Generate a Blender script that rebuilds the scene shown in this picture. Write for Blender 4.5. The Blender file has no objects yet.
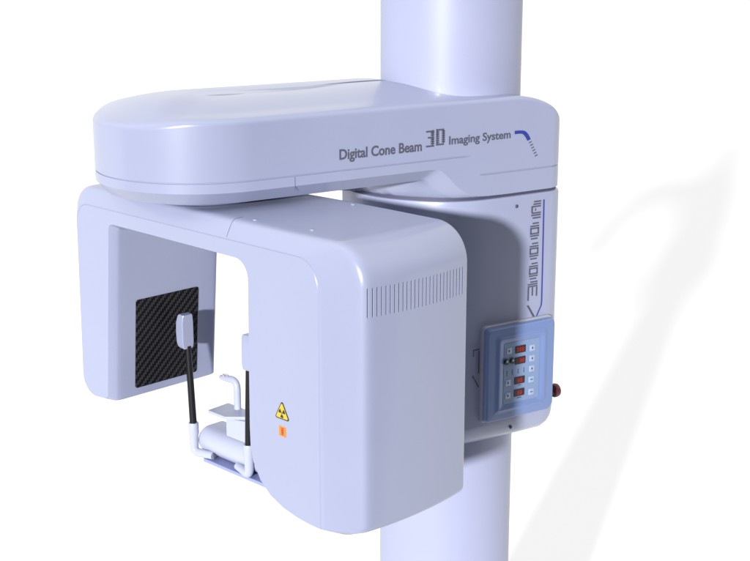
import bpy, bmesh, math
from mathutils import Vector, Matrix

scene = bpy.context.scene
COL = scene.collection
H = 1.9                                   # camera height above the studio floor
R = math.radians

# ------------------------------------------------------------------ materials
def new_mat(name):
    m = bpy.data.materials.new(name); m.use_nodes = True
    nt = m.node_tree
    return m, nt, nt.nodes['Principled BSDF']

def paint(name, col, rough=0.38, spec=0.5, coat=0.0, var=0.03, metal=0.0, bump=0.0):
    """glossy lacquer with very faint cloudiness in gloss and colour"""
    m, nt, b = new_mat(name)
    tc = nt.nodes.new('ShaderNodeTexCoord')
    nz = nt.nodes.new('ShaderNodeTexNoise'); nz.inputs['Scale'].default_value = 9; nz.inputs['Detail'].default_value = 5
    nt.links.new(tc.outputs['Object'], nz.inputs['Vector'])
    mr = nt.nodes.new('ShaderNodeMapRange')
    mr.inputs['To Min'].default_value = rough - 0.05; mr.inputs['To Max'].default_value = rough + 0.06
    nt.links.new(nz.outputs['Fac'], mr.inputs['Value']); nt.links.new(mr.outputs['Result'], b.inputs['Roughness'])
    mx = nt.nodes.new('ShaderNodeMix'); mx.data_type = 'RGBA'
    mx.inputs['A'].default_value = (*[c * (1 - var) for c in col], 1); mx.inputs['B'].default_value = (*[min(1, c * (1 + var)) for c in col], 1)
    nt.links.new(nz.outputs['Fac'], mx.inputs['Factor']); nt.links.new(mx.outputs['Result'], b.inputs['Base Color'])
    b.inputs['Specular IOR Level'].default_value = spec
    b.inputs['Coat Weight'].default_value = coat; b.inputs['Coat Roughness'].default_value = 0.12
    b.inputs['Metallic'].default_value = metal
    if bump:
        n2 = nt.nodes.new('ShaderNodeTexNoise'); n2.inputs['Scale'].default_value = 420
        nt.links.new(tc.outputs['Object'], n2.inputs['Vector'])
        bp = nt.nodes.new('ShaderNodeBump'); bp.inputs['Strength'].default_value = bump; bp.inputs['Distance'].default_value = 0.0004
        nt.links.new(n2.outputs['Fac'], bp.inputs['Height']); nt.links.new(bp.outputs['Normal'], b.inputs['Normal'])
    return m

M = {}
M['shell']  = paint('shell_lacquer', (0.274, 0.299, 0.430), 0.30, 0.5, 0.25, bump=0.05)
M['column'] = paint('column_lacquer', (0.305, 0.327, 0.472), 0.40, 0.4, 0.1)
M['white']  = paint('white_plastic', (0.38, 0.41, 0.54), 0.35, 0.5)
M['case']   = paint('panel_case', (0.28, 0.29, 0.37), 0.4)
M['blue']   = paint('blue_plastic', (0.135, 0.195, 0.385), 0.38, 0.5, 0.05)
M['key']    = paint('keypad_film', (0.165, 0.235, 0.39), 0.4)
M['button'] = paint('button_film', (0.29, 0.36, 0.52), 0.4)
M['ink']    = paint('grey_ink', (0.070, 0.073, 0.110), 0.5)
M['black']  = paint('black_ink', (0.012, 0.013, 0.018), 0.4)
M['navy']   = paint('blue_ink', (0.02, 0.035, 0.24), 0.4)
M['slot']   = paint('slot_shadow', (0.055, 0.055, 0.10), 0.6)
M['rod']    = paint('black_carbon_rod', (0.008, 0.008, 0.010), 0.45, 0.25)
M['red']    = paint('red_knob', (0.075, 0.012, 0.018), 0.4, 0.4)
M['yellow'] = paint('sign_yellow', (0.50, 0.37, 0.025), 0.4)
M['orange'] = paint('sticker_orange', (0.50, 0.20, 0.012), 0.4)
M['stickred'] = paint('sticker_red', (0.40, 0.05, 0.03), 0.4)
M['steel']  = paint('screw_steel', (0.62, 0.62, 0.68), 0.25, metal=0.8)
M['plate']  = paint('chin_plate_blue', (0.24, 0.27, 0.50), 0.4)

def lit(name, col, s):
    m, nt, b = new_mat(name)
    b.inputs['Base Color'].default_value = (*col, 1)
    b.inputs['Emission Color'].default_value = (*col, 1); b.inputs['Emission Strength'].default_value = s
    return m
M['digit'] = lit('red_digits', (0.45, 0.02, 0.012), 0.12)
M['glass'] = paint('display_window', (0.035, 0.004, 0.006), 0.2)

# carbon fibre twill (object coordinates y = depth of the arm, z = up)
def carbon():
    m, nt, b = new_mat('carbon_twill')
    N = nt.nodes.new; L = nt.links.new
    tc = N('ShaderNodeUVMap'); tc.uv_map = 'weave'
    sp = N('ShaderNodeSeparateXYZ'); L(tc.outputs['UV'], sp.inputs[0])
    def mt(op, a, bb=None, c=None):
        n = N('ShaderNodeMath'); n.operation = op
        for i, v in enumerate((a, bb, c)):
            if v is None: continue
            if isinstance(v, (int, float)): n.inputs[i].default_value = v
            else: L(v, n.inputs[i])
        return n.outputs[0]
    c = 0.0042
    u = mt('DIVIDE', sp.outputs['X'], c); v = mt('DIVIDE', sp.outputs['Y'], c)
    fu = mt('FLOOR', u); fv = mt('FLOOR', v)
    k = mt('FLOORED_MODULO', mt('SUBTRACT', fu, fv), 4.0)
    warp = mt('LESS_THAN', k, 1.5)
    ru = mt('ABSOLUTE', mt('SUBTRACT', mt('FRACT', u), 0.5)); rv = mt('ABSOLUTE', mt('SUBTRACT', mt('FRACT', v), 0.5))
    hgt = mt('ADD', mt('MULTIPLY', warp, mt('SUBTRACT', 0.5, ru)), mt('MULTIPLY', mt('SUBTRACT', 1.0, warp), mt('SUBTRACT', 0.5, rv)))
    mx = N('ShaderNodeMix'); mx.data_type = 'RGBA'
    mx.inputs['A'].default_value = (0.0025, 0.0025, 0.003, 1); mx.inputs['B'].default_value = (0.042, 0.042, 0.050, 1)
    fac = mt('MULTIPLY', warp, mt('SUBTRACT', 1.0, mt('MULTIPLY', ru, 1.5)))  # rounded-yarn shading painted into the colour, lightest along each thread's middle
    L(fac, mx.inputs['Factor']); L(mx.outputs['Result'], b.inputs['Base Color'])
    bp = N('ShaderNodeBump'); bp.inputs['Distance'].default_value = 0.0006; bp.inputs['Strength'].default_value = 0.6
    L(hgt, bp.inputs['Height']); L(bp.outputs['Normal'], b.inputs['Normal'])
    b.inputs['Roughness'].default_value = 0.45; b.inputs['Specular IOR Level'].default_value = 0.12
    return m
M['carbon'] = carbon()

# ------------------------------------------------------------------ frames
CX, CY = 0.146, 2.70
TH, PS = R(57), R(45)
A_ = Vector((math.sin(TH), math.cos(TH))); N_ = Vector((math.cos(TH), -math.sin(TH)))      # overhead arm: along, front normal
Y_ = Vector((math.sin(PS), math.cos(PS))); X_ = Vector((math.cos(PS), -math.sin(PS)))      # C-arm: depth, sideways
C_ = Vector((CX, CY)); P_ = C_ - 0.53 * A_                                                   # column axis, rotation axis

root = bpy.data.objects.new('dental_scanner', None); COL.objects.link(root)
root.location = (CX, CY, 0); root.empty_display_size = 0.3
root['label'] = 'pale lavender dental x-ray machine with C shaped arm and blue keypad'
root['category'] = 'x-ray machine'

def AN(a, n, z):    # overhead-arm frame -> root-local
    p = a * A_ + n * N_
    return Vector((p.x, p.y, z + H))
def SW(s, w, z):    # C-arm frame -> root-local
    p = P_ - C_ + s * X_ + w * Y_
    return Vector((p.x, p.y, z + H))

# ------------------------------------------------------------------ mesh helpers
def finish(name, bm, mat, parent=root, angle=32, wn=True, label=None, recalc=True):
    if recalc: bmesh.ops.recalc_face_normals(bm, faces=bm.faces)
    for f in bm.faces: f.smooth = True
    for e in bm.edges:
        if len(e.link_faces) == 2:
            try:
                if e.calc_face_angle() > R(angle): e.smooth = False
            except ValueError: pass
    me = bpy.data.meshes.new(name); bm.to_mesh(me); bm.free()
    me.materials.append(M[mat])
    o = bpy.data.objects.new(name, me); COL.objects.link(o); o.parent = parent
    if wn:
        w = o.modifiers.new('wn', 'WEIGHTED_NORMAL'); w.keep_sharp = True; w.weight = 80
    if label: o['label'] = label
    return o

def loft(loops, cap=(True, True), bm=None, closed=True):
    bm = bm or bmesh.new()
    vs = [[bm.verts.new(p) for p in lp] for lp in loops]
    n = len(vs[0])
    for i in range(len(vs) - 1):
        for j in range(n if closed else n - 1):
            k = (j + 1) % n
            bm.faces.new((vs[i][j], vs[i][k], vs[i + 1][k], vs[i + 1][j]))
    if cap[0]: bm.faces.new(list(reversed(vs[0])))
    if cap[1]: bm.faces.new(vs[-1])
    return bm

def rpoly(corners, seg=8):
    """rounded polygon; corners = (x, y, radius) or (x, y) for a plain point"""
    out = []; n = len(corners)
    for i, c in enumerate(corners):
        p = Vector(c[:2]); r = c[2] if len(c) > 2 else 0
        if r <= 0: out.append(p); continue
        a = (Vector(corners[i - 1][:2]) - p).normalized(); b = (Vector(corners[(i + 1) % n][:2]) - p).normalized()
        ang = a.angle(b); d = r / math.tan(ang / 2)
        cen = p + (a + b).normalized() * (r / math.sin(ang / 2))
        s = p + a * d - cen; e = p + b * d - cen
        tot = s.angle(e); sgn = 1 if s.x * e.y - s.y * e.x > 0 else -1
        for k in range(seg + 1):
            t = sgn * tot * k / seg
            out.append(cen + Vector((s.x * math.cos(t) - s.y * math.sin(t), s.x * math.sin(t) + s.y * math.cos(t))))
    return out

def subdiv(pts, L):
    out = []
    for i, p in enumerate(pts):
        q = pts[(i + 1) % len(pts)]; k = max(1, int((q - p).length / L + 0.5))
        out += [p.lerp(q, j / k) for j in range(k)]
    return out

def inset(pts, d):
    out = []; n = len(pts)
    area = sum(pts[i].x * pts[(i + 1) % n].y - pts[(i + 1) % n].x * pts[i].y for i in range(n))
    sg = 1 if area > 0 else -1
    for i, p in enumerate(pts):
        a = (p - pts[i - 1]); b = (pts[(i + 1) % n] - p)
        if a.length < 1e-9: a = b
        if b.length < 1e-9: b = a
        t = (a.normalized() + b.normalized()).normalized()
        out.append(p + Vector((-t.y, t.x)) * d * sg)
    return out

def sstep(x, a=0.0, b=1.0):
    t = max(0, min(1, (x - a) / (b - a))); return t * t * (3 - 2 * t)

def prism(fr, outline, d0, d1, bev=0.0, seg=3, bm=None):
    """outline in (u, v); fr(u, v, d) -> point; bevelled towards d1"""
    lps = [[fr(p.x, p.y, d0) for p in outline]]
    if bev > 0:
        sgn = 1 if d1 > d0 else -1
        for k in range(seg + 1):
            t = k / seg * math.pi / 2
            q = inset(outline, bev * (1 - math.cos(t)))
            lps.append([fr(p.x, p.y, d1 - sgn * bev * (1 - math.sin(t))) for p in q])
    else:
        lps.append([fr(p.x, p.y, d1) for p in outline])
    return loft(lps, bm=bm)

def tube(path, rad, seg=16, bm=None):
    """round tube along points with per-point radius"""
    if not isinstance(rad, (list, tuple)): rad = [rad] * len(path)
    loops = []; up = Vector((0.31, 0.2, 0.93))
    for i, p in enumerate(path):
        t = ((path[min(i + 1, len(path) - 1)] - path[max(i - 1, 0)])).normalized()
        if i == 0: u = t.orthogonal().normalized()
        else:
            u = (u - t * u.dot(t)).normalized()
        v = t.cross(u)
        loops.append([p + (u * math.cos(2 * math.pi * k / seg) + v * math.sin(2 * math.pi * k / seg)) * rad[i] for k in range(seg)])
    return loft(loops, bm=bm)

def bend(p0, p1, p2, r, k=6):
    """points rounding the corner p1"""
    a = (p0 - p1).normalized(); b = (p2 - p1).normalized(); s = p1 + a * r; e = p1 + b * r
    return [s * (1 - t) ** 2 + p1 * 2 * t * (1 - t) + e * t * t for t in [i / k for i in range(k + 1)]]

ARMF = lambda n0: (lambda a, z, d: AN(a, n0 + d, z))     # front surface of arm/carriage: d outward
CARF = lambda w0: (lambda s, z, d: SW(s, w0 - d, z))     # profile face of C-arm
rect = lambda x0, x1, y0, y1, r=0, seg=4: rpoly([(x0, y0, r), (x1, y0, r), (x1, y1, r), (x0, y1, r)] if r else [(x0, y0), (x1, y0), (x1, y1), (x0, y1)], seg)

# ------------------------------------------------------------------ column
def circ(r, n=96): return [Vector((r * math.cos(2 * math.pi * k / n), r * math.sin(2 * math.pi * k / n))) for k in range(n)]
RC = 0.1355
lp = []
for r, z in [(RC, 0.02), (RC, 1.94), (RC - .003, 1.947), (RC - .01, 1.95)]:
    lp.append([Vector((p.x, p.y, z)) for p in circ(r)])
finish('column', loft(lp), 'column')
lp = []
for r, z in [(.30, .0), (.30, .016), (.297, .022), (.29, .024)]:
    lp.append([Vector((p.x, p.y, z)) for p in circ(r)])
finish('base_plate', loft(lp), 'shell')

# ------------------------------------------------------------------ carriage plan (shared with arm collar)
def smooth_pts(ctrl, n=6):
    out = []
    m = len(ctrl)
    for i in range(m - 1):
        p0 = Vector(ctrl[max(i - 1, 0)]); p1 = Vector(ctrl[i]); p2 = Vector(ctrl[i + 1]); p3 = Vector(ctrl[min(i + 2, m - 1)])
        for k in range(n):
            t = k / n
            out.append(0.5 * ((2 * p1) + (p2 - p0) * t + (2 * p0 - 5 * p1 + 4 * p2 - p3) * t * t + (3 * p1 - p0 - 3 * p2 + p3) * t ** 3))
    out.append(Vector(ctrl[-1])); return out
front_left = smooth_pts([(-.198, -.08), (-.205, -.02), (-.195, .045), (-.165, .098), (-.118, .147), (-.062, .1705), (.01, .1755)], 6)
right = rpoly([(.01, .1755), (.16, .174, .05), (.16, -.115, .05), (-.19, -.115, .04)], 10)[1:]
PLAN = front_left + right          # clockwise in (a, n)
def plan_sd(a, n):                 # signed distance, positive inside
    p = Vector((a, n)); best = 9; ins = False; m = len(PLAN)
    for i in range(m):
        u = PLAN[i]; v = PLAN[(i + 1) % m]; e = v - u
        t = max(0, min(1, (p - u).dot(e) / e.length_squared)); best = min(best, (p - u - e * t).length)
        if (u.y > p.y) != (v.y > p.y) and p.x < (v.x - u.x) * (p.y - u.y) / (v.y - u.y) + u.x: ins = not ins
    return best if ins else -best

PL = subdiv(PLAN, 0.012)
lps = []
for d, z in [(.05, -.991), (.032, -.989), (.018, -.983), (.008, -.973), (.002, -.960), (0, -.945), (0, -.8), (0, -.6), (0, -.52), (0, -.506), (.0015, -.5015), (.004, -.5), (.02, -.5)]:
    lps.append([AN(p.x, p.y, z) for p in inset(PL, d)])
carriage = finish('carriage', loft(lps), 'shell')
# ring coloured dark as the shade in the gap between carriage and arm
finish('gap_shade', loft([[AN(p.x, p.y, z) for p in inset(PL, .006)] for z in (-.503, -.490)]), 'slot', carriage)

# ------------------------------------------------------------------ overhead arm
arm_out = []
for k in range(49):                 # round left end from the front over to the back
    t = math.pi / 2 + math.pi * k / 48
    arm_out.append(Vector((-.53 + .186 * math.cos(t), -.009 + .186 * math.sin(t))))
arm_out += rpoly([(-.53, -.195), (.16, -.166, .05), (.16, .1705, .05), (-.53, .177)], 12)[1:-1]
arm_out = subdiv(arm_out, 0.0055)
def med(p): return Vector((max(-.53, min(.04, p.x)), 0))
RF = 0.009
CR = smooth_pts([(-.80, .20), (-.70, .14), (-.64, .085), (-.57, .02), (-.48, -.035), (-.38, -.045), (-.28, -.045), (-.20, -.04), (-.13, -.04), (-.05, -.04), (.3, -.04)], 12)
def crease(a):
    for p, q in zip(CR, CR[1:]):
        if p.x <= a <= q.x: return p.y + (q.y - p.y) * (a - p.x) / (q.x - p.x)
    return .17
def ztop(a, n, d):
    z = -.313
    if a > .015:
        u = min(1, (a - .015) / .147); z -= .085 * (1 - math.sqrt(max(0, 1 - u * u)))
    z -= .010 * sstep(-a, .62, .71)
    plate = 1 - sstep(a, -.165, -.05)
    nc = crease(a)
    edge = math.sin(math.pi / 2 * max(0, min(1, d / .15)))
    fade = 1 - sstep(a, -.36, -.20)
    front = 1 - sstep(nc - n, -.055, .035)
    z += plate * (.0245 * edge - .0050 * front * fade * sstep(d, .0, .05))
    if d < RF: z -= RF - math.sqrt(max(0, RF * RF - (RF - d) ** 2))
    return z
S_cache = {}
def zbot(a, n, d):
    s = sstep(plan_sd(a, n), -.045, .006)
    z0 = -.4325 - .021 * min(d / .020, 1)
    return z0 + (-.495 - z0) * s
def ins_arm(p, d):
    m = med(p); v = m - p; return p + v * min(1, d / v.length)
loops = []
for d in [.165, .14, .12] + [.10 - .0033 * k for k in range(20)] + [.034, .030, .026, .020, .017, .014, .010, .006, .003, .001, 0]:
    q = [ins_arm(p, d) for p in arm_out]; loops.append([AN(p.x, p.y, zbot(p.x, p.y, d)) for p in q])
zb = [zbot(p.x, p.y, 0) for p in arm_out]; zt = [ztop(p.x, p.y, 0) for p in arm_out]
def wall(zf, df):
    loops.append([AN(*(lambda q: (q.x, q.y))(p + (med(p) - p).normalized() * df(p)), zf(i, p)) for i, p in enumerate(arm_out)])
GR = 0.0022
def gl(p): return GR if (p.x < -.078) else 0.0
def gr(p): return GR if (p.x > -.052 and p.y > -.1) else 0.0
def zc(i, z): return max(zb[i] + .0005 * 1, min(zt[i], z))
for z, g in [(-.4545, None), (-.4535, gr), (-.4522, gr), (-.4512, None), (-.4165, None), (-.4157, gl), (-.4145, gl), (-.4137, None), (-.40, None)]:
    wall(lambda i, p, z=z: max(zb[i] + (z + .4545) * .3 * (zb[i] > -.4545) + .0002, z) if z < -.43 else z, (lambda p, g=g: g(p)) if g else (lambda p: 0.0))
for d in [0, .0004, .0012, .0025, .004, .0065, .009, .013, .017] + [.021 + .004 * k for k in range(38)]:
    q = [ins_arm(p, d) for p in arm_out]; loops.append([AN(p.x, p.y, ztop(p.x, p.y, d)) for p in q])
bm = loft(loops, cap=(False, False))
bmesh.ops.remove_doubles(bm, verts=bm.verts, dist=0.00005)
def capends(bm):
    es = [e for e in bm.edges if e.is_boundary]
    if es: bmesh.ops.holes_fill(bm, edges=es, sides=0)
capends(bm)
arm = finish('overhead_arm', bm, 'shell', angle=38)
# turntable disc under the round end
def disc(fr, r, zs):
    return loft([[fr(q.x, q.y, z) for q in circ(rr, 72)] for rr, z in zs])
finish('turntable', disc(lambda x, y, z: AN(-.53 + x, y, z), 0, [(.128, -.448), (.128, -.4585), (.125, -.4615), (.10, -.4622)]), 'shell', arm)

# ------------------------------------------------------------------ lettering helpers
def text_mesh(body, u0, u1, v0, hcap, fr, off, bold=0.0):
    cu = bpy.data.curves.new('t', 'FONT'); cu.body = body; cu.size = 1; cu.offset = bold; cu.resolution_u = 4
    o = bpy.data.objects.new('t', cu); COL.objects.link(o)
    bpy.context.view_layer.update()
    me = bpy.data.meshes.new_from_object(o.evaluated_get(bpy.context.evaluated_depsgraph_get()))
    xs = [v.co.x for v in me.vertices]; x0, x1 = min(xs), max(xs)
    bm = bmesh.new(); bm.from_mesh(me)
    for v in bm.verts:
        v.co = fr(u0 + (v.co.x - x0) / (x1 - x0) * (u1 - u0), v0 + v.co.y / 0.73 * hcap, off)
    bpy.data.objects.remove(o); bpy.data.meshes.remove(me)
    return bm

def flat(bm, fr, outline, off):
    vs = [bm.verts.new(fr(p[0], p[1], off)) for p in outline]; return bm.faces.new(vs)

def bars(fr, rects, off):
    bm = bmesh.new()
    for x0, x1, y0, y1 in rects: flat(bm, fr, [(x0, y0), (x1, y0), (x1, y1), (x0, y1)], off)
    return bm

def front_n(a): return .177 + (.1705 - .177) * (a + .53) / .69
def armface(a, z, d): return AN(a, front_n(a) + d, z)
OFF = .0006
arm_lbl = dict(recalc=False, wn=False)
def decal(name, bm, mat, parent, label=None):
    # all decals must face outwards; two-sided anyway
    return finish(name, bm, mat, parent, wn=False, recalc=False, label=label)
decal('lettering', text_mesh('Digital Cone Beam', -.361, -.188, -.3955, 0.0182, armface, OFF, .024), 'ink', arm)
decal('lettering', text_mesh('Imaging System', -.128, .014, -.3895, 0.0152, armface, OFF, .022), 'ink', arm)
# striped "3D"
r = []
y0, st, hh = -.3905, .00378, .0030
for k in range(8):
    y = y0 + k * st
    if k in (0, 7): r.append((-.179, -.161, y, y + hh))
    elif k in (4,): r.append((-.175, -.161, y, y + hh)); 
    else: r.append((-.1685, -.161, y, y + hh))
    if k in (0, 7): r.append((-.157, -.1395, y, y + hh))
    else:
        r.append((-.157, -.1503, y, y + hh)); r.append((-.1442, -.1375, y, y + hh))
r += [(-.1655, -.1635, y0, y0 + 7 * st + hh), (-.1555, -.1535, y0, y0 + 7 * st + hh), (-.1415, -.1395, y0 + .002, y0 + 7 * st)]
decal('lettering', bars(armface, [(a * 1, b, c + (a + .179) * .06, d + (a + .179) * .06) for a, b, c, d in r], OFF), 'ink', arm)
# blue swoosh with fading dashes
bm = bmesh.new()
top = smooth_pts([(.0235, -.3770), (.038, -.3775), (.048, -.3795), (.056, -.386), (.0625, -.3960)], 5)
bot = smooth_pts([(.0235, -.3835), (.036, -.3835), (.043, -.3850), (.049, -.3905), (.0545, -.3985)], 5)
for i in range(len(top) - 1): flat(bm, armface, [bot[i], bot[i + 1], top[i + 1], top[i]], OFF)
decal('emblem', bm, 'navy', arm)
bm = bmesh.new()
for k in range(6):
    y = -.4015 - k * .0053; x = .0585 + k * .0030; w = .0065
    flat(bm, armface, [(x, y - .0022), (x + w, y - .0002), (x + w, y + .0020), (x, y)], OFF)
decal('emblem_dashes', bm, 'ink', arm)

# vertical mark on the carriage
def carface(a, z, d): return AN(a, .1755 - .0015 * (a - .01) / .15 + d, z)
r = []
def cell(zc_, x0, x1, kind):
    h = .0030
    w = x1 - x0
    if kind == 'O':
        for dz, f0, f1 in [(.0150, .25, .95), (.0095, .0, 1), (.0052, .0, 1), (-.0052, 0, 1), (-.0095, 0, 1), (-.0150, .1, .85)]:
            r.append((x0 + w * f0, x0 + w * f1, zc_ + dz - h / 2, zc_ + dz + h / 2))
        r.append((x0, x0 + w * .16, zc_ - .005, zc_ + .005)); r.append((x1 - w * .16, x1, zc_ - .005, zc_ + .005))
    if kind == 'A':
        for dz, f0, f1 in [(.0160, .25, 1), (.0112, .2, 1), (.0066, .0, 1), (-.0060, .05, 1), (-.0102, 0, 1), (-.0155, .15, 1)]:
            r.append((x0 + w * f0, x0 + w * f1, zc_ + dz - h / 2, zc_ + dz + h / 2))
        r.append((x0, x0 + w * .16, zc_ - .005, zc_ + .006)); r.append((x0 + w * .38, x0 + w * .5, zc_ - .002, zc_ + .003))
    if kind == 'E':
        for dz, f0, f1 in [(.0165, .25, 1), (.0120, .0, 1), (.0078, 0, 1)]:
            r.append((x0 + w * f0, x0 + w * f1, zc_ + dz - h / 2, zc_ + dz + h / 2))
        for f, l in ((0, .026), (.42, .017), (.86, .019)):
            r.append((x0 + w * f, x0 + w * (f + .15), zc_ + .006 - l, zc_ + .006))
cell(-.532, .066, .0895, 'A')
for i, z in enumerate((-.573, -.6125, -.652)): cell(z, .0645, .0865, 'O')
cell(-.6900, .0625, .0865, 'E')
decal('striped_mark', bars(carface, r, OFF), 'ink', carriage)
bm = bmesh.new()
bl = [(.0965, -.514), (.0975, -.6), (.0985, -.715), (.0975, -.724), (.0865, -.744)]
for p, q in zip(bl, bl[1:]):
    flat(bm, carface, [(p[0] - .0016, p[1]), (q[0] - .0016, q[1]), (q[0] + .0016, q[1]), (p[0] + .0016, p[1])], OFF)
decal('blue_stripe', bm, 'navy', carriage)
bm = bmesh.new(); flat(bm, carface, [(.061, -.719), (.0785, -.746), (.0835, -.746), (.066, -.719)], OFF)
decal('grey_stroke', bm, 'ink', carriage)
# cable clip hardware drawn on the carriage beside the keypad, screws
bm = bars(carface, [(-.068, -.052, -.7885, -.786), (-.068, -.0655, -.80, -.786), (-.0545, -.052, -.835, -.790), (-.069, -.065, -.8415, -.8375)], .0008)
flat(bm, carface, [(-.067, -.8415), (-.0645, -.8405), (-.052, -.862), (-.054, -.864)], .0008)
decal('cable_slot', bm, 'slot', carriage)
def screw(a, z, r_, fr, parent):
    bm = loft([[fr(a + q.x, z + q.y, d) for q in circ(rr, 20)] for rr, d in ((r_, .0002), (r_, .0012), (r_ * .8, .0018))])
    flat(bm, fr, [(a - r_ * .2, z - r_ * .7), (a + r_ * .35, z - r_ * .7), (a + r_ * .35, z + r_ * .7), (a - r_ * .2, z + r_ * .7)], .0020)
    finish('screw', bm, 'slot', parent, wn=False)
screw(.030, -.520, .0034, carface, carriage); screw(.030, -.962, .0034, lambda a, z, d: carface(a, z, d - .0012), carriage)

# ------------------------------------------------------------------ C-arm housing
K = 10
ringA = rpoly([(-.243, -.463, .046), (.503, -.463, .062), (.503, -.914, .012), (.470, -.9285), (.441, -.9305), (.405, -.9305), (.371, -.9280), (.335, -.9215), (.303, -.9085), (.278, -.8890), (.2605, -.8600),
               (.2545, -.835), (.2535, -.80), (.2575, -.5245, .030), (-.112, -.5270, .010), (-.1400, -.8600, .005), (-.240, -.8690, .042)], K)
ringB = rpoly([(-.220, -.4945, .036), (.4235, -.4945, .046), (.4235, -.9275, .002), (.4235, -.9280), (.4230, -.9282), (.400, -.9280), (.371, -.9255), (.337, -.9190), (.3055, -.9065), (.281, -.8870), (.264, -.8590),
               (.2580, -.834), (.257, -.80), (.2615, -.5205, .032), (-.1205, -.5190, .012), (-.1500, -.8545, .010), (-.229, -.8600, .036)], K)
# resample long straight stretches equally on both rings
A2, B2 = [], []
for i in range(len(ringA)):
    a0, a1 = ringA[i], ringA[(i + 1) % len(ringA)]; b0, b1 = ringB[i], ringB[(i + 1) % len(ringB)]
    k = max(1, int((a1 - a0).length / .035 + .5))
    for j in range(k): A2.append(a0.lerp(a1, j / k)); B2.append(b0.lerp(b1, j / k))
def bulge(p, w):
    b = .013 * (1 - (w / .132) ** 2) if abs(w) < .132 else 0
    return b * sstep(p.x, .40, .50)
loops = []
def ring(t, w, q=None):
    pts = [b.lerp(a, t) for a, b in zip(A2, B2)]
    if q is not None: pts = [p.lerp(r_, .35 + .65 * sstep(p.x, .2, .4)) for p, r_ in zip(A2, inset(A2, q))]
    loops.append([SW(p.x + bulge(p, w), w - (.014 * (1 - sstep(p.x, 0, .35)) * sstep(w, .02, .1)), p.y) for p in pts])
ring(-.02, -.1245); ring(0, -.1245); ring(.012, -.1236); ring(.03, -.1236); ring(.045, -.1243)
ring(.15, -.1232); ring(.5, -.1175); ring(.80, -.1122); ring(.90, -.1092); ring(.955, -.1060); ring(.985, -.1015); ring(.997, -.0960); ring(1, -.089)
for w in (-.072, -.05, -.03, -.01, .01, .03, .05, .07, .09, .105): ring(1, w)
ring(1, .120); ring(1, .1245, .0007); ring(1, .1280, .0025); ring(1, .1305, .0055); ring(1, .1315, .0095)
bm = loft(loops)
housing = finish('gantry_housing', bm, 'shell', angle=40)

def outer(w, z, d):               # vented outer face
    return SW(.503 + bulge(Vector((.503, z)), w) + d, w, z)
def slot_outline(k, g):
    w0 = -.1005 + k * (.2125 / 25)
    zt_ = -.5245 - .004 * (k / 25) + g; zb_ = -.5705 - .004 * (k / 25) - g; h = .00135 + g
    return [Vector((w0 - h, zb_ + .001)), Vector((w0, zb_)), Vector((w0 + h, zb_ + .001)), Vector((w0 + h, zt_ - .001)), Vector((w0, zt_)), Vector((w0 - h, zt_ - .001))]
cb = bmesh.new()
for k in range(26):
    ol = slot_outline(k, 0); loft([[outer(p.x, p.y, -.008) for p in ol], [outer(p.x, p.y, .004) for p in ol]], bm=cb)
bmesh.ops.recalc_face_normals(cb, faces=cb.faces)
cme = bpy.data.meshes.new('cut'); cb.to_mesh(cme); cb.free(); cut = bpy.data.objects.new('cut', cme); COL.objects.link(cut); cut.parent = root
wnm = housing.modifiers['wn']; housing.modifiers.remove(wnm)
bo = housing.modifiers.new('slots', 'BOOLEAN'); bo.operation = 'DIFFERENCE'; bo.object = cut; bo.solver = 'EXACT'
bpy.context.view_layer.update()
nm = bpy.data.meshes.new_from_object(housing.evaluated_get(bpy.context.evaluated_depsgraph_get()))
housing.modifiers.clear(); housing.data = nm
bpy.data.objects.remove(cut); bpy.data.meshes.remove(cme)
b2 = bmesh.new(); b2.from_mesh(nm)
for e in b2.edges:
    if len(e.link_faces) == 2 and e.calc_face_angle(0) > R(40): e.smooth = False
b2.to_mesh(nm); b2.free()
w = housing.modifiers.new('wn', 'WEIGHTED_NORMAL'); w.keep_sharp = True; w.weight = 80
for k in range(26):
    ol = slot_outline(k, .0004)
    finish('vent_slot_shade', loft([[outer(p.x, p.y, -.0085) for p in ol], [outer(p.x, p.y, -.0030) for p in ol]]), 'slot', housing, wn=False)  # dark liner inside each cut slot, its shade given as colour

# seam across the front rim
RP = [(.0, -.1236), (.15, -.1232), (.5, -.1175), (.80, -.1122), (.90, -.1092), (.955, -.1060), (.985, -.1015), (.997, -.0960), (1, -.089)]
finish('cover_seam', tube([SW(.209, w, -.4945 + .0315 * t) for t, w in RP], .00045, 6), 'slot', housing, wn=False)
finish('cover_seam', tube([armface(-.449, z, .0) for z in (-.4170, -.428, -.4400)], .00045, 6), 'slot', arm, wn=False)

# detector window of carbon weave on the inner face of the thin leg
def legface(w, z, d):
    t = (z + .527) / (-.860 + .527); return SW(-.112 - .028 * t + d, w, z)
bm = bmesh.new()
ol = rect(-.0715, .0715, -.8435, -.6705, .005)
lpA = [[legface(p.x, p.y, d) for p in ol] for d in (-.001, .0012)]
loft(lpA, bm=bm)
uvl = bm.loops.layers.uv.new('weave')
for f in bm.faces:
    for l in f.loops:
        v = l.vert.co; q = Vector((v.x, v.y)) - (P_ - C_)
        l[uvl].uv = (q.dot(Y_) + 1, v.z)
finish('detector_window', bm, 'carbon', housing, wn=False)

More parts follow.
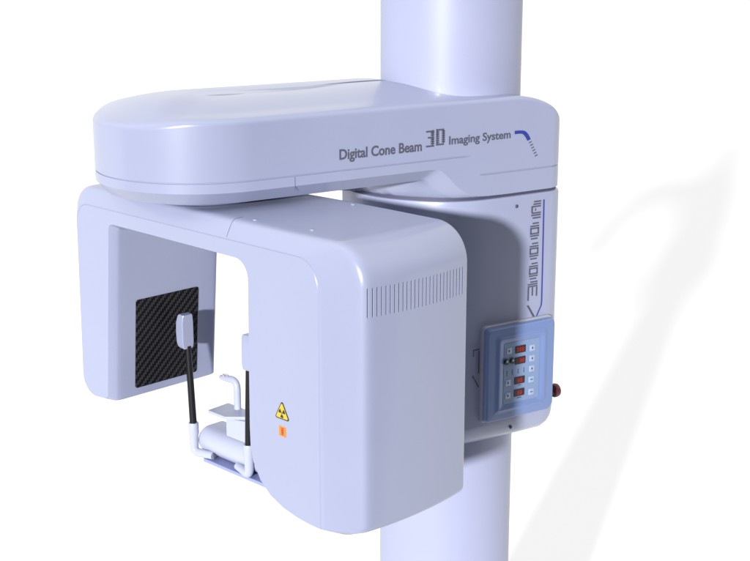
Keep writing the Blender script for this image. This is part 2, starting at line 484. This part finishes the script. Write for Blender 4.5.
# warning triangle + sticker
face = CARF(-.1245)
bm = bmesh.new()
tri = lambda s_, c=(.3385, -.7555): [Vector((c[0], c[1] + .0205 * s_)), Vector((c[0] - .0180 * s_, c[1] - .0115 * s_)), Vector((c[0] + .0180 * s_, c[1] - .0115 * s_))]
rt = lambda s_, r_: rpoly([(p.x, p.y, r_) for p in tri(s_)], 4)
sign = finish('warning_sign', loft([[face(p.x, p.y, d) for p in rt(1, .003)] for d in (0, .0005)], bm=bm), 'black', housing, wn=False)
decal('sign_field', (lambda b: (flat(b, face, rt(.84, .0022), .0008), b)[1])(bmesh.new()), 'yellow', sign)
bm = bmesh.new(); cx, cz = .3385, -.7565
for k in range(3):
    c0 = R(-90 + 120 * k)
    arc = lambda rr: [(cx + rr * math.cos(c0 + t), cz + rr * math.sin(c0 + t)) for t in [R(-30 + 60 * i / 6) for i in range(7)]]
    flat(bm, face, arc(.0078) + arc(.0022)[::-1], .0011)
flat(bm, face, [(cx + .0013 * math.cos(t), cz + .0013 * math.sin(t)) for t in [2 * math.pi * i / 12 for i in range(12)]], .0011)
decal('trefoil_symbol', bm, 'black', sign)
st_ = finish('orange_sticker', loft([[face(p.x, p.y, d) for p in rect(.3300, .3470, -.7960, -.7790, .001)] for d in (0, .0004)]), 'orange', housing, wn=False)
decal('sticker_print', bars(face, [(.3345, .3425, -.7825, -.7812), (.3345, .3425, -.7865, -.7852), (.3365, .3405, -.7920, -.7825), (.3345, .3425, -.7935, -.7922), (.3345, .3425, -.7895, -.7885)], .0007), 'stickred', st_)
# top cover screws
for s_, w_ in ((.241, -.090), (.361, -.076), (.262, .108)):
    bm = loft([[SW(s_ + q.x, w_ + q.y, z) for q in circ(rr, 20)] for rr, z in ((.0042, -.4632), (.0042, -.4622), (.003, -.4616))])
    finish('screw', bm, 'shell', housing, wn=False)

# ------------------------------------------------------------------ keypad
kp = ARMF(.1695)
ol = rpoly([(-.046, -.934, .006), (-.046, -.748, .010), (.120, -.748, .010), (.120, -.924, .006), (.108, -.934, .004)], 5)
bk = rpoly([(-.0475, -.9365, .006), (-.0475, -.7445, .010), (.1215, -.7435, .010), (.1215, -.928, .006), (.109, -.9365, .004)], 5)
panel = finish('control_panel', prism(kp, bk, -.03, .0125, .003), 'case')
def kring(i, d, base=ol):
    return [kp(p.x, p.y, d) for p in inset(base, i)]
inner = rect(-.010, .083, -.906, -.778, .003, 5)
def mapring(t):     # from outer outline to inner window, matched by angle
    out = []
    for p in KO:
        out.append(p.lerp(KI(p), t))
    return out
KO = subdiv(ol, .008); cc = Vector((.0335, -.842))
def KI(p):
    hx0, hx1, hy0, hy1 = -.008, .082, -.904, -.779
    x = hx0 + (p.x + .046) / .166 * (hx1 - hx0); y = hy0 + (p.y + .934) / .186 * (hy1 - hy0)
    return Vector((x, y))
lps = []
for t, d in ((0, .0125), (0, .018), (.01, .0215), (.05, .0238), (.10, .0246), (.42, .0250), (.55, .0253), (.64, .0272), (.70, .0280), (.76, .0280), (.84, .0270), (.94, .0257), (1.0, .0250), (1.02, .0249)):
    lps.append([kp(p.x, p.y, d) for p in mapring(t)])
bez = finish('bezel', loft(lps), 'blue', panel, angle=50)
kf = finish('keypad_film', prism(kp, rect(-.0065, .0805, -.9025, -.7805, .002), .024, .0254), 'key', panel, wn=False)
F = lambda a, z, d: kp(a, z, .0254 + d)
seg7 = lambda x, y, w, h: [(x, x + w, y, y + h * .12), (x, x + w, y + h * .45, y + h * .55), (x, x + w, y + h * .88, y + h), (x, x + w * .2, y, y + h), (x + w * .8, x + w, y, y + h)]
for (x, z) in ((.0325, -.7965), (.0325, -.8190), (.0320, -.8590), (.0320, -.8840)):
    d = finish('display', prism(F, rect(x - .0125, x + .0125, z - .0072, z + .0072, .0006), 0, .0010), 'black', panel, wn=False)
    decal('display_window', bars(F, [(x - .0105, x + .0105, z - .0056, z + .0056)], .0012), 'glass', d)
    rr = []
    xs = (x - .0075, x - .001, x + .0050) if z > -.80 else ((x + .0005, x + .0060) if z > -.83 else (x - .0035, x + .0025))
    for q in xs: rr += seg7(q - .0015, z - .0038, .0042, .0076)
    decal('digits', bars(F, rr, .0016), 'digit', d)
for (x, z) in ((.005, -.7960), (.004, -.8600), (.004, -.8860), (.062, -.7990), (.062, -.8200), (.062, -.8410), (.0615, -.8630), (.062, -.8885)):
    b_ = finish('button', prism(F, rect(x - .0065, x + .0065, z - .0062, z + .0062, .0012), 0, .0008, .0003, 2), 'button', panel, wn=False)
    bm = bmesh.new()
    if z < -.85 and x > .03: flat(bm, F, [(x - .003, z - .0008), (x + .003, z - .0008), (x + .003, z + .0008), (x - .003, z + .0008)], .0012)
    else: flat(bm, F, [(x - .0018, z), (x, z - .0028), (x + .0018, z), (x, z + .0028)], .0012)
    decal('button_mark', bm, 'black', b_)
for x in (-.0015, .0125):
    z = -.8165
    b_ = finish('knob', loft([[F(x + q.x, z + q.y, d) for q in circ(rr, 24)] for rr, d in ((.0058, 0), (.0058, .003), (.0048, .004))]), 'black', panel)
    decal('knob_mark', (lambda b: (flat(b, F, [(x + .0026 * math.cos(t), z + .0012 + .0026 * math.sin(t)) for t in [2 * math.pi * i / 14 for i in range(14)]], .0044), b)[1])(bmesh.new()), 'button', b_)
for i, x in enumerate((.001, .0145, .0285, .0425)):
    rr = [(x - .0006, x + .0006, -.846, -.836), (x - .0016, x + .0016, -.8372, -.8360)] + ([(x - .0016, x + .0016, -.843, -.842)] if i > 1 else [])
    decal('arrow_mark', bars(F, rr, .0006), 'ink', panel)
for rr in [[(.0275, .0365, -.8700, -.8685)], [(.0265, .0375, -.8955, -.8938)]]:
    decal('unit_mark', bars(F, rr, .0006), 'ink', panel)

# emergency stop knob on the carriage side
def side(n, z, d): return AN(.160 + d, n, z)
c0 = (.152, -.9165)
bm = loft([[side(c0[0] + q.x, c0[1] + q.y, d) for q in circ(rr, 32)] for rr, d in ((.008, -.045), (.008, -.010), (.010, -.008), (.0130, -.006), (.0142, -.003), (.0142, .001), (.0132, .005), (.010, .0075), (.006, .0085))])
finish('emergency_knob', bm, 'red', root)

# ------------------------------------------------------------------ patient positioner
# body: half-round bar along the C-arm's sideways direction
prof = []
for k in range(13):
    t = R(90 + 180 * k / 12); prof.append((.046 + .026 * math.cos(t), -.9545 + .026 * math.sin(t)))
prof += [(.078, -.9805), (.082, -.976), (.082, -.9335), (.078, -.9285)]
prof = [Vector(p) for p in prof]
lps = []
for s_, q in ((-.078, .008), (-.076, .004), (-.072, .001), (-.067, 0), (.02, 0), (.118, 0), (.123, .001), (.127, .004), (.129, .008)):
    lps.append([SW(s_, p.x, p.y) for p in inset(prof, q)])
chin = finish('chin_rest', loft(lps), 'white')
# fixed beam running back to the carriage
b0, b1 = SW(.075, .06, -.955), AN(-.12, .0, -.955)
d_ = (b1 - b0); d_.z = 0; L_ = d_.length; d_.normalize(); sd_ = Vector((-d_.y, d_.x, 0))
ol = rect(-.035, .035, -.022, .022, .008)
finish('support_beam', loft([[b0 + d_ * t + sd_ * p.x + Vector((0, 0, p.y)) for p in ol] for t in (0, L_)]), 'shell')
# base tray
ol = rect(-.052, .135, .014, .086, .004)
finish('base_tray', prism(lambda s, w, d: SW(s, w, -.988 + d), ol, 0, .006, .0015), 'plate', chin)
# block and chin plate
bot = [(-.003, .034), (.072, .034), (.072, .081), (-.003, .081)]
top = [(-.003, .034), (.030, .060), (.072, .081), (-.003, .081)]
lps = [[SW(s, w, z) for s, w in (bot if i == 0 else [(b[0] * .35 + t_[0] * .65, b[1] * .35 + t_[1] * .65) for b, t_ in zip(bot, top)] if i == 2 else bot)] for i, z in enumerate((-.929, -.925, -.8955))]
finish('chin_block', loft(lps), 'white', chin, wn=False)
ol = rpoly([(-.052, .029, .003), (.000, .029, .004), (.030, .058, .004), (.072, .081, .003), (-.057, .083, .003)], 4)
finish('chin_plate', prism(lambda s, w, d: SW(s, w, -.8955 + d), ol, 0, .0055, .0012), 'white', chin)
# bite rod
zc0 = -.892
pts = [SW(-.018, .074, zc0)] + [SW(-.018, .074, zc0 + t) for t in (.012, .024)]
pts += bend(SW(-.018, .074, zc0 + .024), SW(-.018, .074, -.8345), SW(-.055, .074, -.8375), .018, 8)
pts += [SW(-.050, .074, -.8372), SW(-.066, .074, -.8392)]
rad = [.0068] * (len(pts) - 2) + [.0062, .0045]
finish('bite_rod', tube(pts, rad, 18), 'white', chin)
finish('bite_groove', loft([[SW(-.0515 + q.x * 1.5, .074 + q.y, z - .0012) for q in circ(rr, 20)] for rr, z in ((.0050, -.8330), (.0050, -.8285), (.0035, -.8278))]), 'steel', chin)

# temple supports
def temple(s0, s1, sg):
    w = .012
    rod = finish('temple_support', tube([SW(s0, w, -.925), SW(s0 + (s1 - s0) * .5, w, -.84), SW(s1, w, -.767)], [.0068, .0064, .0058], 18), 'rod')
    f0 = SW(s0, w, -.9745); tip = SW(s0 + sg * .045, w + .010, -.9735)
    path = [SW(s0, w, -.916), SW(s0, w, -.918), SW(s0, w, -.938), SW(s0, w, -.942), SW(s0, w, -.955)] + bend(SW(s0, w, -.955), f0, tip, .011, 6) + [tip]
    rads = [.0090, .0098, .0098, .0086, .0084] + [.0083] * 7 + [.0074]
    finish('sleeve', tube(path, rads, 20), 'white', rod)
    # pivot stub joining the foot to the bar
    finish('pivot', tube([tip, SW(s0 + sg * .045, .030, -.972)], .0060, 14), 'slot', rod)
    # pad: upright block with bevelled outer side
    c = s1 - sg * .004
    pr = [(-.0115, -.021), (-.0115, .021), (-.002, .027), (.0085, .022), (.0085, -.021), (-.002, -.027)] # unused fallback
    zz = [(-.771, .55, .75), (-.768, .78, .9), (-.760, .92, 1), (-.740, 1.0, 1), (-.722, .92, 1), (-.709, .68, .9), (-.706, .50, .8)]
    lps = []
    for z, f1, f2 in zz:
        pl = rpoly([(c - sg * .016 * f1, w - .012 * f2, .002), (c + sg * .008, w - .014 * f2, .002), (c + sg * .008, w + .012 * f2, .002), (c - sg * .012 * f1, w + .012 * f2, .002)], 3)
        lps.append([SW(p.x, p.y, z) for p in pl])
    finish('temple_pad', loft(lps), 'shell', rod, angle=25)
    return rod
temple(-.0745, -.0835, 1)
temple(.0870, .0930, -1)

# ------------------------------------------------------------------ floor
def sheet(name, x0, x1, y0, y1, z, mat, nx=1):
    bm = bmesh.new()
    bm.faces.new([bm.verts.new(p) for p in ((x0, y0, z), (x1, y0, z), (x1, y1, z), (x0, y1, z))])
    me = bpy.data.meshes.new(name); bm.to_mesh(me); bm.free(); me.materials.append(mat)
    o = bpy.data.objects.new(name, me); COL.objects.link(o); o['kind'] = 'structure'; return o
fm, nt, b = new_mat('studio_floor')
nz = nt.nodes.new('ShaderNodeTexNoise'); nz.inputs['Scale'].default_value = 3
cr = nt.nodes.new('ShaderNodeMapRange'); cr.inputs['To Min'].default_value = .93; cr.inputs['To Max'].default_value = .95
nt.links.new(nz.outputs['Fac'], cr.inputs['Value']); nt.links.new(cr.outputs['Result'], b.inputs['Base Color'])
b.inputs['Roughness'].default_value = .9; b.inputs['Specular IOR Level'].default_value = 0.1
sheet('floor', -40, 40, 1.5, 90, 0, fm)

# ------------------------------------------------------------------ world: white studio ahead and overhead, dark behind the camera
world = bpy.data.worlds.new('World'); scene.world = world; world.use_nodes = True
nt = world.node_tree; bg = nt.nodes['Background']
tc = nt.nodes.new('ShaderNodeTexCoord'); sp = nt.nodes.new('ShaderNodeSeparateXYZ'); nt.links.new(tc.outputs['Generated'], sp.inputs[0])
rf = nt.nodes.new('ShaderNodeMapRange'); rf.interpolation_type = 'SMOOTHSTEP'
rf.inputs['From Min'].default_value = -.25; rf.inputs['From Max'].default_value = .65; rf.inputs['To Min'].default_value = .05; rf.inputs['To Max'].default_value = 1.27
ad = nt.nodes.new('ShaderNodeMath'); ad.operation = 'MULTIPLY_ADD'; ad.inputs[1].default_value = .9
nt.links.new(sp.outputs['Z'], ad.inputs[0]); nt.links.new(sp.outputs['Y'], ad.inputs[2])
nt.links.new(ad.outputs[0], rf.inputs['Value'])
dn = nt.nodes.new('ShaderNodeMapRange'); dn.interpolation_type = 'SMOOTHSTEP'
dn.inputs['From Min'].default_value = -.25; dn.inputs['From Max'].default_value = .1; dn.inputs['To Min'].default_value = .25; dn.inputs['To Max'].default_value = 1
nt.links.new(sp.outputs['Z'], dn.inputs['Value'])
mu = nt.nodes.new('ShaderNodeMath'); mu.operation = 'MULTIPLY'
nt.links.new(rf.outputs['Result'], mu.inputs[0]); nt.links.new(dn.outputs['Result'], mu.inputs[1])
nt.links.new(mu.outputs[0], bg.inputs['Strength']); bg.inputs['Color'].default_value = (1, 1, 1, 1)

# key lamp: small, far, low, behind the camera to the left
el, az = R(10.8), R(17.7); D = 120
tgt = Vector((0, 2.5, 1.3))
pos = tgt + Vector((-math.sin(az) * math.cos(el), -math.cos(az) * math.cos(el), math.sin(el))) * D
ld = bpy.data.lights.new('key_lamp', 'AREA'); ld.shape = 'DISK'; ld.size = 5.5; ld.energy = 288000; ld.color = (1, .985, .97)
lo = bpy.data.objects.new('key_lamp', ld); COL.objects.link(lo); lo.location = pos
lo.rotation_euler = (tgt - pos).to_track_quat('-Z', 'Y').to_euler()

# ------------------------------------------------------------------ camera
cd = bpy.data.cameras.new('camera'); cam = bpy.data.objects.new('camera', cd); COL.objects.link(cam)
cam.location = (0, 0, H); cam.rotation_euler = (R(90 - 14.5), 0, 0)
cd.sensor_width = 36; cd.lens = 1390 / 750 * 36; cd.clip_end = 300; cd.clip_start = .05
scene.camera = cam
scene.view_settings.view_transform = 'Standard'; scene.view_settings.look = 'None'
scene.view_settings.exposure = 0; scene.view_settings.gamma = 1
